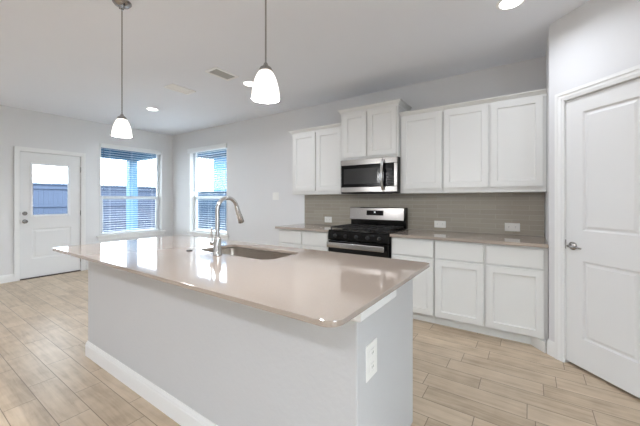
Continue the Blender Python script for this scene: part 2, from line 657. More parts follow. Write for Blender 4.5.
def blind(fm, u0, u1, z0, z1, label, wand_u, proud, ext, tilt_deg):
    """horizontal slat blind hung inside the window opening"""
    def bx(mb, ua, ub, da, db, za, zb, bev=0):
        p, q = fm(ua, da, za), fm(ub, db, zb)
        return mb.box(p[0], q[0], p[1], q[1], p[2], q[2], bev)
    b = thing('window_blind', fm((u0 + u1) / 2, 0.05, z1), label, 'blind')
    a0, a1 = u0 + .02, u1 - .02
    h = MB()
    bx(h, a0, a1, .03, .085, z1 - .06, z1 - .018)
    hr = h.build('headrail', M['slat'], b)
    v = MB()
    bx(v, a0 - ext, a1 + ext, -proud, .026 if proud < 0.01 else -.008, z1 - .085, z1 - .016 if proud < .01 else z1 + .006, .003)
    v.build('valance', M['slat'], b)
    s = MB()
    pitch, wd, th = 0.0445, 0.04, 0.0022
    tilt = math.radians(tilt_deg)
    n = int((z1 - .11 - (z0 + .045)) / pitch) + 1
    for i in range(n):
        zc = z1 - .10 - i * pitch
        hw = wd / 2
        q = []
        for d, z in ((-hw, -math.tan(tilt) * hw), (hw, math.tan(tilt) * hw)):
            for zz in (0, th):
                for u in (a0 + .004, a1 - .004):
                    q.append(s.bm.verts.new(fm(u, .055 + d, zc + z + zz)))
        for idx in ((0, 1, 3, 2), (4, 5, 7, 6), (0, 1, 5, 4), (2, 3, 7, 6), (0, 2, 6, 4), (1, 3, 7, 5)):
            s.bm.faces.new([q[k] for k in idx])
    s.build('slats', M['slat'], b)
    c = MB()
    for u in (a0 + .17, (a0 + a1) / 2, a1 - .17):
        for d in (.028, .082):
            c.cyl(fm(u, d, z0 + .03), fm(u, d, z1 - .06), .0009, n=6)
    c.build('ladder_cords', M['slat'], b)
    r = MB()
    bx(r, a0 + .002, a1 - .002, .03, .08, z0 + .012, z0 + .032, .003)
    r.build('bottom_rail', M['slat'], b)
    w = MB()
    w.cyl(fm(wand_u, .016, z1 - .09), fm(wand_u, .016, z1 - .86), .0055, n=8)
    w.cyl(fm(wand_u, .016, z1 - .89), fm(wand_u, .016, z1 - .86), .009, .0055, n=8)
    w.build('wand', M['clearwand'], b, smooth=40)
    return b


M['clearwand'] = mat('smoky_plastic_wand', srgb(96, 118, 138), 0.25, var=0.02)
blind(fmB, *W1, 'white slat blind lowered over the wider window nearest the outside door', W1[0] + .075, 0.004, 0, 1)
blind(fmA, *W2, 'white slat blind lowered in the narrower window behind the faucet', W2[0] + .12, 0.05, .035, -3)


# ------------------------------------------------------------------ doors
def casing(mb, fm, u0, u1, zt, w, legs=True):
    """stepped door casing around an opening; fm(u, d, z), d>0 into the room"""
    def bx(ua, ub, za, zb, da, db):
        p, q = fm(ua, da, za), fm(ub, db, zb)
        c = [fm(ua, da, za), fm(ub, da, za), fm(ub, db, za), fm(ua, db, za)]
        d = [fm(ua, da, zb), fm(ub, da, zb), fm(ub, db, zb), fm(ua, db, zb)]
        A = [mb.bm.verts.new(x) for x in c]; B = [mb.bm.verts.new(x) for x in d]
        mb.bm.faces.new(A); mb.bm.faces.new(B)
        for i in range(4):
            mb.bm.faces.new((A[i], A[(i + 1) % 4], B[(i + 1) % 4], B[i]))
    lay = [(0.0, 1.0, .010), (0.25, 1.0, .014), (0.62, 1.0, .019), (0.08, 0.16, .0125)]
    for f0, f1, d in lay:
        bx(u0 - w * f1, u0 - w * f0, 0, zt + w * f1, .0005, d)
        bx(u1 + w * f0, u1 + w * f1, 0, zt + w * f1, .0005, d)
        bx(u0 - w * f0, u1 + w * f0, zt + w * f0, zt + w * f1, .0005, d)
    return mb


def jamb(mb, fm, u0, u1, zt, t, dep, stop):
    def pr(ua, ub, za, zb, da, db):
        c = [fm(ua, da, za), fm(ub, da, za), fm(ub, db, za), fm(ua, db, za)]
        d = [fm(ua, da, zb), fm(ub, da, zb), fm(ub, db, zb), fm(ua, db, zb)]
        A = [mb.bm.verts.new(x) for x in c]; B = [mb.bm.verts.new(x) for x in d]
        mb.bm.faces.new(A); mb.bm.faces.new(B)
        for i in range(4):
            mb.bm.faces.new((A[i], A[(i + 1) % 4], B[(i + 1) % 4], B[i]))
    pr(u0 + .0005, u0 + t, 0.0005, zt - .0005, -dep, 0)
    pr(u1 - t, u1 - .0005, 0.0005, zt - .0005, -dep, 0)
    pr(u0 + t, u1 - t, zt - t, zt - .0005, -dep, 0)
    # door stops
    pr(u0 + t, u0 + t + .012, 0.0005, zt - t, -dep, -stop)
    pr(u1 - t - .012, u1 - t, 0.0005, zt - t, -dep, -stop)
    return mb


# outside door with a glazed upper half
d1 = thing('door_1', (XB, -2.1, 0), kind='structure')
fB = lambda u, d, z: (XB + d, u, z)
casing(MB(), fB, -2.500, -1.706, 2.040, .066).build('door_casing', M['trim'], d1)
jamb(MB(), fB, D1[0], D1[1], D1[3], .012, .149, .062).build('door_jamb', M['trim'], d1)
MB().box(XB - .149, XB + .012, -2.4995, -1.7075, .0005, .014, .003).build('threshold', M['wood'], d1)
db = thing('door_slab_helper', (0, 0, 0))
bpy.data.objects.remove(db)
LIT = (-2.356, -1.880, 1.015, 1.848)
fBd = lambda a, b, d: (XB - .012 + d, a, b)
s1 = MB()
# slab with a through opening for the glass: build stiles and rails around it plus a panelled lower half
s1.slab(fBd, -2.495, -1.712, .018, LIT[2], .044, [(-2.356, -1.842, .318, .80)], [(.012, -.008), (.03, -.008), (.05, -.002)])
s1.box(XB - .056, XB - .012, -2.495, LIT[0], LIT[2], LIT[3])
s1.box(XB - .056, XB - .012, LIT[1], -1.712, LIT[2], LIT[3])
s1.box(XB - .056, XB - .012, -2.495, -1.712, LIT[3], 2.035)
slab1 = s1.build('door_panel', M['door'], d1)
lf = MB()
for a0, a1, b0, b1 in ((LIT[0] - .022, LIT[0] + .012, LIT[2] - .022, LIT[3] + .022), (LIT[1] - .012, LIT[1] + .022, LIT[2] - .022, LIT[3] + .022),
                       (LIT[0] + .012, LIT[1] - .012, LIT[2] - .022, LIT[2] + .012), (LIT[0] + .012, LIT[1] - .012, LIT[3] - .012, LIT[3] + .022)):
    lf.box(XB - .0118, XB - .003, a0, a1, b0, b1, .003)
lf.build('glass_frame', M['vinyl'], d1)
MB().box(XB - .038, XB - .032, LIT[0] + .0005, LIT[1] - .0005, LIT[2] + .0005, LIT[3] - .0005).build('window_pane', M['glass'], d1)
AX = Vector((1, 0, 0))
kn = MB()
kn.lathe([(0, 0), (.033, 0), (.033, .006), (.026, .012), (.013, .016), (.011, .03), (.018, .036), (.027, .046), (.028, .058), (.02, .068), (0, .071)], (XB - .0118, -2.440, .925), 28, AX)
kn.build('door_knob', M['nickel'], d1, smooth=40)
de = MB()
de.lathe([(0, 0), (.031, 0), (.031, .008), (.024, .017), (0, .018)], (XB - .0118, -2.440, 1.052), 28, AX)
de.box(XB + .006, XB + .02, -2.446, -2.434, 1.034, 1.07, .002)
de.build('deadbolt', M['nickel'], d1, smooth=40)
for z in (.212, 1.034, 1.802):
    MB().cyl((XB + .002, -1.709, z - .045), (XB + .002, -1.709, z + .045), .007, n=12).build('hinge', M['nickel'], d1, smooth=40)
for z in (.925, 1.052):
    MB().box(XB - .011, XB + .001, -2.4995, -2.4955, z - .03, z + .03).build('strike_plate', M['nickel'], d1)

# pantry door on the diagonal wall (built in its own frame, then turned)
d2 = thing('door_2', (QX, QY, 0), kind='structure')
d2.rotation_euler = (0, 0, -PI / 4)
LOC = Vector((QX, QY, 0))


def qbuild(mb, name, m, smooth=None):
    # coordinates of mb are local to the door's frame; shift so that build() brings them back
    return mb.build(name, m, d2, smooth, xf=Matrix.Translation(LOC))


fQ = lambda u, d, z: (u, -d, z)
qbuild(casing(MB(), fQ, -.002, .602, 2.042, .068), 'door_casing', M['trim'])
qbuild(jamb(MB(), fQ, DO[0], DO[1], DO[2], .0055, .109, .05), 'door_jamb', M['trim'])
s2 = MB()
s2.slab(lambda a, b, d: (a, .010 - d, b), .0015, .5985, .022, 2.037, .036,
        [(.125, .475, 1.04, 1.923), (.125, .475, .236, .815)], [(.010, -.011), (.018, -.011), (.034, -.003)])
qbuild(s2, 'door_panel', M['door'])
lv = MB()
AY = Vector((0, -1, 0))
lv.lathe([(0, 0), (.031, 0), (.031, .005), (.022, .012), (.011, .015), (.0105, .048), (0, .05)], (.054, .0098, .918), 28, AY)
pts = [(.054, -.036, .918), (.068, -.042, .918), (.085, -.044, .918), (.11, -.044, .917), (.135, -.042, .914), (.152, -.037, .912)]
lv.tube(pts, [.0095, .0095, .009, .008, .0075, .006], 12)
qbuild(lv, 'door_handle', M['nickel'], 40)
qbuild(MB().box(-.0045, .0012, .001, .011, .89, .96), 'latch_plate', M['nickel'])
for z in (.22, 1.03, 1.83):
    qbuild(MB().cyl((.601, -.001, z - .045), (.601, -.001, z + .045), .006, n=12), 'hinge', M['nickel'], 40)

# ------------------------------------------------------------------ cabinets
SH = [(.004, -.009), (.014, -.011)]          # sunk shaker panel profile
fF = lambda y: (lambda a, b, d: (a, y - d, b))


def shaker(x0, x1, z0, z1, y, stile=.056):
    return MB().slab(fF(y), x0, x1, z0, z1, .019, [(x0 + stile, x1 - stile, z0 + stile, z1 - stile)], SH)


CROWN = lambda z, h, k=1.0: [(o * k, zz) for o, zz in [(0, z - .012), (.006, z - .012), (.008, z + h * .22), (.018, z + h * .35), (.034, z + h * .72), (.046, z + h * .8), (.048, z + h), (0, z + h)]]
UY = -.3265


def upper(name, label, x0, x1, z0, z1, doors, dz0, dz1, crown_path, ctop, cbase, ck=1.0, y=UY):
    t = thing(name, ((x0 + x1) / 2, -.001, z0), label, 'cabinet')
    MB().box(x0 + .001, x1 - .001, y, -.001, z0, z1, .0015).build('cabinet_box', M['cabin'], t)
    for a, b in doors:
        shaker(a, b, dz0, dz1, y - .0195).build('door', M['cab'], t)
    MB().sweep(crown_path, CROWN(cbase, ctop - cbase, ck)).build('crown_moulding', M['cab'], t)
    return t


ZU = 1.345
upper('wall_cabinet', 'white two-door wall cabinet left of the microwave', -2.874, -2.012, ZU, 2.245,
      [(-2.845, -2.450), (-2.428, -2.036)], 1.395, 2.205,
      [(-2.012, UY), (-2.873, UY), (-2.873, -.0015)], 2.274, 2.225)
upper('wall_cabinet', 'short white two-door wall cabinet mounted above the microwave', -2.010, -1.246, 1.772, 2.395,
      [(-1.962, -1.648), (-1.622, -1.264)], 1.802, 2.352,
      [(-1.247, -.0015), (-1.247, -.386), (-2.009, -.386), (-2.009, -.0015)], 2.424, 2.372, .75, -.386)
upper('wall_cabinet', 'white single-door wall cabinet just right of the microwave', -1.244, -.771, ZU, 2.245,
      [(-1.222, -.782)], 1.398, 2.222,
      [(-.7711, UY), (-1.243, UY)], 2.276, 2.228)
upper('wall_cabinet', 'white two-door wall cabinet beside the pantry wall', -.770, .132, ZU, 2.245,
      [(-.759, -.338), (-.316, .104)], 1.398, 2.222,
      [(.1315, UY), (-.769, UY)], 2.276, 2.228)

BY = -.606


def base(label, x0, x1, cols):
    """cols: list of (a0, a1): a drawer front over a door"""
    t = thing('base_cabinet', ((x0 + x1) / 2, -.001, 0), label, 'cabinet')
    b = MB()
    b.box(x0 + .001, x1 - .001, BY, -.001, .09, .868, .0015)
    b.build('cabinet_box', M['cabin'], t)
    MB().box(x0 + .001, x1 - .001, -.55, -.05, .0005, .0895).build('toe_kick', M['cabin'], t)
    for a, c in cols:
        MB().box(a, c, BY - .0195, BY - .0003, .686, .848, .003).build('drawer', M['cab'], t)
        shaker(a, c, .102, .668, BY - .0195).build('door', M['cab'], t)
    return t


base('white base cabinet with two drawers over doors left of the range', -2.889, -2.039, [(-2.862, -2.476), (-2.454, -2.062)])
base('white single-door base cabinet right of the range', -1.245, -.7905, [(-1.232, -.800)])
bc = base('white two-door base cabinet against the pantry wall', -.7895, .131, [(-.780, -.350), (-.328, .102)])
MB().prism([(.012, -.5505), (.106, -.668), (.117, -.655), (.117, -.5505)], .0005, .0885).build('toe_filler', M['cab'], bc)


def counter_back(label, x0, x1):
    o = MB().box(x0, x1, -.649, -.001, .8695, .8997, .003, 2).build('countertop', M['quartz'], origin=((x0 + x1) / 2, 0, .87))
    return tag(o, label, 'countertop')


counter_back('taupe quartz countertop running from the range to the pantry wall', -1.2475, .1325)
counter_back('short taupe quartz countertop left of the range', -2.919, -2.0385)

# tiled backsplash
bs = MB()
bs.box(-2.888, -2.0345, -.010, -.0008, .9005, 1.3445)
bs.box(-2.034, -1.2465, -.010, -.0008, .9005, 1.3445)
bs.box(-1.246, .1325, -.010, -.0008, .9005, 1.3445)
bso = bs.build('tile_backsplash', M['tile'])
tag(bso, 'glossy taupe tile backsplash between counters and wall cabinets', 'backsplash')
sb = MB().box(.1235, .1325, -.0165, -.0105, .901, 1.3445, .001).build('edge_trim', M['nickel'], bso)
tag(sb, 'grey metal edge strip')


# ------------------------------------------------------------------ outlets and switch
def device(name, label, cat, fm, w, h, kind, group=None):
    """wall plate; fm(a, b, d) maps plate coordinates (centre 0,0; d out of the wall) to the world"""
    t = thing(name, fm(0, 0, 0), label, cat, group)

    def bx(mb, a0, a1, b0, b1, d0, d1, bev=0):
        p, q = fm(a0, b0, d0), fm(a1, b1, d1)
        return mb.box(p[0], q[0], p[1], q[1], p[2], q[2], bev)
    bx(MB(), -w / 2, w / 2, -h / 2, h / 2, .0004, .006, .002).build('plate', M['plate'], t)
    if kind == 'h':
        cells = [(-w * .22, 0), (w * .22, 0)]
    elif kind == 'v':
        cells = [(0, h * .2), (0, -h * .2)]
    else:
        cells = [(-w * .22, 0), (w * .22, 0)]
    for ca, cb in cells:
        if kind == 's':
            bx(MB(), ca - .015, ca + .015, cb - .03, cb + .03, .0063, .0095, .002).build('rocker', M['plate'], t)
        else:
            r = bx(MB(), ca - .017, ca + .017, cb - .0165, cb + .0165, .0063, .0085, .002).build('receptacle', M['plate'], t)
            sl = MB()
            for k in (-1, 1):
                if kind == 'h':
                    bx(sl, ca - .006, ca + .003, cb + k * .006 - .0012, cb + k * .006 + .0012, .0086, .0088)
                else:
                    bx(sl, ca + k * .006 - .0012, ca + k * .006 + .0012, cb - .003, cb + .006, .0086, .0088)
            sl.build('slots', M['slot'], r)
    return t


fY = lambda x, z, y: (lambda a, b, d: (x + a, y - d, z + b))
device('wall_outlet', 'white outlet on the backsplash left of the range', 'outlet', fY(-2.448, .978, -.0102), .124, .084, 'h')
device('wall_outlet', 'white outlet on the backsplash nearer the range of the right pair', 'outlet', fY(-.873, .980, -.0102), .130, .080, 'h')
device('wall_outlet', 'white outlet on the backsplash nearest the pantry wall', 'outlet', fY(-.147, .982, -.0102), .136, .086, 'h')
device('light_switch', 'white switch plate on the wall left of the cabinets', 'switch', fY(-3.501, 1.33, 0), .135, .122, 's')

# ------------------------------------------------------------------ range
rx0, rx1 = -2.0355, -1.257
rc = (rx0 + rx1) / 2
rg = thing('gas_range', (rc, -.34, 0), 'stainless and black gas range between the base cabinets', 'range')
MB().box(rx0 + .001, rx1 - .001, -.612, -.012, .035, .888, .002).build('body', M['black'], rg)
for x in (rx0 + .05, rx1 - .05):
    for y in (-.56, -.07):
        MB().cyl((x, y, .0005), (x, y, .036), .018, n=14).build('foot', M['black'], rg, smooth=40)
MB().box(rx0, rx1, -.648, -.095, .8885, .906, .005, 2).build('cooktop', M['black'], rg, smooth=40)
MB().prism([(-.6125, .785), (-.655, .785), (-.660, .80), (-.652, .8875), (-.6125, .8875)], rx0 + .001, rx1 - .001, 'x').build('control_panel', M['black'], rg)
MB().box(rx0 + .003, rx1 - .003, -.658, -.6125, .215, .778, .004).build('oven_door', M['black'], rg)
MB().box(rx0 + .11, rx1 - .11, -.6595, -.6582, .33, .62).build('oven_window', M['bglass'], rg)
hd = MB()
hd.box(rx0 + .012, rx1 - .034, -.712, -.694, .700, .762, .007, 3)
for x in (rx0 + .06, rx1 - .09):
    hd.box(x - .012, x + .012, -.6945, -.6583, .715, .748, .003)
hd.build('oven_handle', M['steel'], rg, smooth=40)
MB().box(rx0 + .003, rx1 - .003, -.655, -.6125, .045, .205, .004).build('drawer', M['steel'], rg)
for i in range(5):
    x = rx0 + .105 + i * (rx1 - rx0 - .21) / 4
    k = MB()
    k.lathe([(0, 0), (.024, 0), (.024, .004), (.019, .008), (.017, .026), (.014, .029), (0, .03)], (x, -.6565, .838), 24, Vector((0, -1, .1)).normalized())
    k.build('knob', M['iron'], rg, smooth=40)
bgd = MB()
bgd.box(rx0 + .004, rx1 - .002, -.078, -.012, .9065, 1.012, .002)
bgd.box(rx1 - .022, rx1 - .001, -.102, -.012, 1.0, 1.170, .006, 2)
bgd.box(rx0 + .002, rx1 - .022, -.07, -.012, 1.012, 1.168, .003)
bgd.build('backguard', M['black'], rg, smooth=40)
MB().prism([(-.0705, 1.004), (-.104, 1.004), (-.106, 1.012), (-.094, 1.16), (-.086, 1.172), (-.0705, 1.172)], rx0 + .001, rx1 - .0225, 'x').build('backguard_panel', M['steel'], rg)
dp = MB().prism([(-.094, 1.066), (-.1035, 1.066), (-.0985, 1.130), (-.090, 1.130)], -1.785, -1.548, 'x').build('display', M['bglass'], rg)
MB().prism([(-.099, 1.100), (-.1022, 1.100), (-.1012, 1.114), (-.098, 1.114)], -1.677, -1.657, 'x').build('clock_digits', M['disp'], dp)
# burners and grates
bpos = [(rx0 + .16, -.50), (rx0 + .16, -.23), (rc, -.365), (rx1 - .16, -.50), (rx1 - .16, -.23)]
for x, y in bpos:
    MB().lathe([(0, 0), (.05, 0), (.05, .006), (.036, .010), (.036, .018), (.03, .022), (0, .023)], (x, y, .9062), 24).build('burner', M['iron'], rg, smooth=40)
for g0, g1 in ((rx0 + .02, rx0 + .265), (rx0 + .27, rx1 - .27), (rx1 - .265, rx1 - .02)):
    g = MB()
    w = .011
    y0, y1 = -.63, -.115
    zt = .942
    for x in (g0, g1 - w):
        g.box(x, x + w, y0, y1, zt - .014, zt, .002)
    for y in (y0, y1 - w, (y0 + y1) / 2 - w / 2):
        g.box(g0, g1, y, y + w, zt - .014, zt, .002)
    xm = (g0 + g1) / 2
    g.box(xm - w / 2, xm + w / 2, y0, y1, zt - .012, zt + .001, .002)
    for y in (y0 + .13, y1 - .13):
        g.box(g0, g1, y - w / 2, y + w / 2, zt - .012, zt + .001, .002)
    for x in (g0, g1 - w):
        for y in (y0, y1 - w):
            g.box(x, x + w, y, y + w, .9065, zt - .013)
    g.build('grate', M['iron'], rg)

# ------------------------------------------------------------------ microwave
mx0, mx1 = -1.992, -1.243
mw = thing('microwave', ((mx0 + mx1) / 2, -.2, 1.346), 'stainless over-the-range microwave above the gas range', 'microwave')
MB().box(mx0, mx1, -0.4150, -.0115, 1.347, 1.768, .003).build('case', M['black'], mw)
fr = MB()
fr.box(mx0, mx1 + .0, -0.4320, -0.4155, 1.697, 1.7675, .004)
fr.box(mx0, mx1, -0.4320, -0.4155, 1.363, 1.428, .004)
fr.box(-1.282, mx1, -0.4320, -0.4155, 1.428, 1.697, .003)
fr.box(mx0, mx0 + .012, -0.4320, -0.4155, 1.428, 1.697, .003)
fr.build('front_frame', M['steel'], mw)
dr = MB().box(mx0 + .0125, -1.388, -0.4335, -0.4158, 1.4285, 1.6965, .003).build('door', M['bglass'], mw)
MB().box(mx0 + .05, -1.49, -0.4345, -0.4337, 1.465, 1.655).build('door_window', M['mglass'], mw)
cp = MB().box(-1.3875, -1.2825, -0.4335, -0.4158, 1.4285, 1.6965, .003).build('control_panel', M['bglass'], mw)
kb = MB()
for r in range(4):
    for c in range(3):
        kb.box(-1.365 + c * .027, -1.345 + c * .027, -0.4341, -0.4337, 1.452 + r * .030, 1.466 + r * .030)
kb.build('keypad', M['slot'], mw)
MB().box(-1.374, -1.310, -0.4343, -0.4337, 1.610, 1.640).build('display', M['slot'], mw)
hp = []
for i in range(15):
    s_ = i / 14
    hp.append((-1.413, -0.4420 - .044 * math.sin(PI * s_) ** .8, 1.385 + .355 * s_))
MB().tube(hp, [.017] * 15, 12).build('handle', M['steel'], mw, smooth=50)
vt = MB()
for i in range(12):
    vt.box(mx0 + .08 + i * .05, mx0 + .11 + i * .05, -.3, -.1, 1.3455, 1.3468)
vt.build('vent_louvres', M['slot'], mw)

# ------------------------------------------------------------------ island
ix0, ix1, iy0, iy1 = -3.032, -.477, -3.029, -1.9564
IZ0, IZ1 = .879, .8997
isl = thing('kitchen_island', (-1.75, -2.4, 0), 'white kitchen island with drywall back and white baseboard', 'island')
PW = (-2.972, -.515, -2.815, -2.64)
MB().box(PW[0], PW[1], PW[2], PW[3], .0005, .8785, .004, 2).build('pony_wall', M['wallshade'], isl)
cb = MB()
cx0, cx1, cy1 = -2.95, -.562, -2.062
SX0, SX1, SY0, SY1 = -2.035, -1.315, -2.452, -2.105       # sink opening
cb.box(cx0, cx1 - .0, -2.6395, cy1, .09, .62)
cb.box(cx0, SX0 - .04, -2.6395, cy1, .62, .8785)
cb.box(SX1 + .04, cx1, -2.6395, cy1, .62, .8785)
cb.box(SX0 - .04, SX1 + .04, -2.6395, SY0 - .04, .62, .8785)
cb.box(SX0 - .04, SX1 + .04, SY1 + .04, cy1, .62, .8785)
cb.build('cabinet_box', M['cabin'], isl)
MB().box(cx0, cx1, -2.6395, cy1 - .07, .0005, .0895).build('toe_kick', M['cabin'], isl)
MB().box(cx1 + .0003, cx1 + .012, -2.6395, cy1, .0005, .8785, .001).build('end_panel', M['wallshade'], isl)
fI = lambda a, b, d: (a, cy1 + .0195 + d, b)
wI = (cx1 - cx0 - .02) / 5
for i in range(5):
    a = cx0 + .01 + i * wI
    MB().slab(fI, a + .01, a + wI - .01, .102, .668, .019, [(a + .066, a + wI - .066, .158, .612)], SH).build('door', M['cab'], isl)
    MB().box(a + .01, a + wI - .01, cy1 + .0003, cy1 + .0195, .686, .848, .003).build('drawer', M['cab'], isl)
MB().sweep([(PW[0], PW[3]), (PW[0], PW[2]), (PW[1], PW[2]), (PW[1], PW[3]), (cx1 + .0125, PW[3])][::-1], BB).build('baseboard', M['trim'], isl)
TP = [(0, .836), (.022, .836), (.03, .846), (.03, .878), (0, .878)]
MB().sweep([(PW[0] - .0003, PW[3]), (PW[0] - .0003, PW[2] - .0003), (PW[0] + .02, PW[2] - .0003)], [(-o, z) for o, z in TP]).build('support_trim', M['trim'], isl)
MB().sweep([(PW[1] + .0003, -2.50), (PW[1] + .0003, PW[2] - .0003), (PW[1] - .045, PW[2] - .0003)], TP).build('support_trim', M['trim'], isl)

# island countertop with the sink cut out
ct = MB()
bm = ct.bm
outer = rounded(ix0, ix1, iy0, iy1, (.02, .055, .03, .03))
inner = rounded(SX0, SX1, SY0, SY1, (.07, .07, .07, .07))
E_ = []
for loop in (outer, inner):
    vs = [bm.verts.new((x, y, IZ1)) for x, y in loop]
    for i in range(len(vs)):
        E_.append(bm.edges.new((vs[i], vs[(i + 1) % len(vs)])))
bmesh.ops.triangle_fill(bm, use_beauty=True, use_dissolve=False, edges=E_)
ext = bmesh.ops.extrude_face_region(bm, geom=list(bm.faces))
bmesh.ops.translate(bm, vec=(0, 0, IZ0 - IZ1), verts=[v for v in ext['geom'] if isinstance(v, bmesh.types.BMVert)])
bmesh.ops.recalc_face_normals(bm, faces=bm.faces)
es = [e for e in bm.edges if len(e.link_faces) == 2 and e.calc_face_angle(0) > 1.2 and abs(e.verts[0].co.z - e.verts[1].co.z) < 1e-5]
bmesh.ops.bevel(bm, geom=es, offset=.0025, segments=2, profile=.5, affect='EDGES')
cto = ct.build('countertop', M['quartz'], origin=(-1.75, -2.45, IZ0))
tag(cto, 'large taupe quartz countertop with rounded corners on the island', 'countertop')

# sink
sk = thing('kitchen_sink', ((SX0 + SX1) / 2, (SY0 + SY1) / 2, .68), 'stainless undermount sink set in the island countertop', 'sink')
sm = MB()
lev = [(-.008, .8785, .07), (-.008, .876, .07), (.004, .872, .066), (.010, .72, .06), (.03, .682, .055), (.06, .672, .05)]
loops = []
for ins, z, r in lev:
    loops.append([sm.bm.verts.new((x, y, z)) for x, y in rounded(SX0 + ins, SX1 - ins, SY0 + ins, SY1 - ins, (r,) * 4)])
for a, b in zip(loops, loops[1:]):
    for i in range(len(a)):
        j = (i + 1) % len(a)
        sm.bm.faces.new((a[i], a[j], b[j], b[i]))
sm.bm.faces.new(loops[-1])
bo = sm.build('bowl', M['sinksteel'], sk, smooth=50)
sol = bo.modifiers.new('gauge', 'SOLIDIFY')
sol.thickness = .002
sol.offset = -1
MB().lathe([(0, 0), (.042, 0), (.045, .003), (.034, .004), (.03, .001), (0, .001)], ((SX0 + SX1) / 2, (SY0 + SY1) / 2, .6725), 28).build('drain', M['chrome'], sk, smooth=40)

# faucet
FX, FY = -1.725, -2.503
fc = thing('kitchen_faucet', (FX, FY, IZ1), 'tall chrome gooseneck faucet with side lever on the island', 'faucet')
b = MB()
b.lathe([(0, .0003), (.029, .0003), (.029, .008), (.026, .012), (.0255, .105), (.022, .115), (.016, .122), (0, .123)], (FX, FY, IZ1), 28)
b.build('body', M['chrome'], fc, smooth=40)
pts = [(FX, FY, IZ1 + .10), (FX, FY, IZ1 + .30)]
R_ = .083
for i in range(1, 19):
    a = PI * .93 * i / 18
    pts.append((FX, FY + R_ - R_ * math.cos(a), IZ1 + .30 + R_ * math.sin(a)))
MB().tube(pts, .0135, 16).build('spout', M['chrome'], fc, smooth=60)
e0 = Vector(pts[-1])
dirv = (Vector(pts[-1]) - Vector(pts[-2])).normalized()
dirv = (dirv + Vector((0, .07, 0))).normalized()
sh = MB()
sh.tube([e0 - dirv * .01, e0 + dirv * .004, e0 + dirv * .03, e0 + dirv * .085, e0 + dirv * .118, e0 + dirv * .122], [.0145, .0165, .0165, .021, .021, .017], 20)
sh.build('spray_head', M['chrome'], fc, smooth=50)
hl = MB()
hl.lathe([(0, 0), (.017, 0), (.019, .012), (.019, .04), (.012, .05), (0, .052)], (FX - .024, FY, IZ1 + .075), 20, Vector((-1, 0, 0)))
hl.tube([(FX - .058, FY, IZ1 + .078), (FX - .060, FY, IZ1 + .11), (FX - .060, FY - .002, IZ1 + .15), (FX - .058, FY - .003, IZ1 + .178)], [.009, .0065, .0065, .008], 12)
hl.build('lever', M['chrome'], fc, smooth=45)
bt = MB().lathe([(0, .0003), (.021, .0003), (.021, .006), (.018, .009), (0, .01)], (-2.024, -2.516, IZ1), 24).build('air_switch', M['button'], origin=(-2.024, -2.516, IZ1), smooth=40)
tag(bt, 'small round dark button on the island countertop left of the faucet', 'button')

fX = lambda y, z, x: (lambda a, b_, d: (x + d, y + a, z + b_))
device('wall_outlet', 'white upright outlet on the end of the island', 'outlet', fX(-2.700, .642, PW[1]), .098, .138, 'v')


# ------------------------------------------------------------------ pendants
def pendant(x, label, ztop, zbot):
    y = -2.78
    t = thing('pendant_light', (x, y, H), label, 'pendant light', 'pendants over the island')
    c = MB()
    c.lathe([(0, 0), (.0, -.0005), (.062, -.0005), (.062, -.006), (.05, -.02), (.02, -.028), (.012, -.05), (0, -.052)], (x, y, H), 32)
    cn = c.build('canopy', M['nickel'], t, smooth=40)
    for s in (-1, 1):
        MB().lathe([(0, 0), (.006, -.001), (.005, -.010), (0, -.011)], (x + s * .035, y, H - .024), 12).build('canopy_screw', M['slot'], cn, smooth=40)
    MB().cyl((x, y, H - .05), (x, y, ztop + .02), .0042, n=12).build('rod', M['nickel'], t, smooth=40)
    MB().lathe([(0, .034), (.008, .034), (.012, .022), (.026, .012), (.033, -.004), (.031, -.006), (0, -.006)], (x, y, ztop), 28).build('socket_cap', M['nickel'], t, smooth=40)
    h = ztop - zbot
    prof = [(.024, -.004), (.033, -.011), (.042, -.025), (.050, -.046), (.057, -.072), (.0618, -.100), (.0645, -h)]
    inner = [(r - .004, z) for r, z in prof][::-1]
    MB().lathe(prof + inner, (x, y, ztop), 40, close=True).build('lamp_shade', M['shade'], t, smooth=40)
    bl = MB()
    bl.lathe([(0, -.006), (.012, -.008), (.013, -.025), (.024, -.052), (.027, -.07), (.018, -.088), (0, -.094)], (x, y, ztop), 20)
    bl.build('bulb', M['lens'], t, smooth=60)
    l = bpy.data.lights.new('bulb_glow', 'POINT')
    l.energy = 23.0
    l.color = (.98, .98, .99)
    l.shadow_soft_size = .03
    lo = bpy.data.objects.new('bulb_glow', l)
    COL.objects.link(lo)
    lo.parent = t
    lo.location = (0, 0, zbot - H - .015)
    return t


pendant(-2.453, 'frosted glass pendant light over the far end of the island', 1.861, 1.735)
pendant(-1.007, 'frosted glass pendant light over the near end of the island', 1.868, 1.735)


# ------------------------------------------------------------------ recessed lights
def can_light(x, y, label, group, watts=CAN_W):
    t = thing('recessed_light', (x, y, H), label, 'ceiling light', group)
    MB().lathe([(.074, -.0004), (.074, -.006), (.095, -.003), (.095, -.0004)], (x, y, H), 36, close=True).build('trim_ring', M['grille'], t, smooth=40)
    MB().lathe([(0, -.0004), (.0735, -.0004), (.0735, -.004), (0, -.0042)], (x, y, H), 36).build('lens', M['lens'], t, smooth=40)
    l = bpy.data.lights.new('can_lamp', 'AREA')
    l.shape = 'DISK'
    l.size = .145
    l.energy = watts
    l.color = CAN_COL
    l.spread = math.radians(155)
    lo = bpy.data.objects.new('can_lamp', l)
    COL.objects.link(lo)
    lo.parent = t
    lo.location = (0, 0, -.0065)
    return t


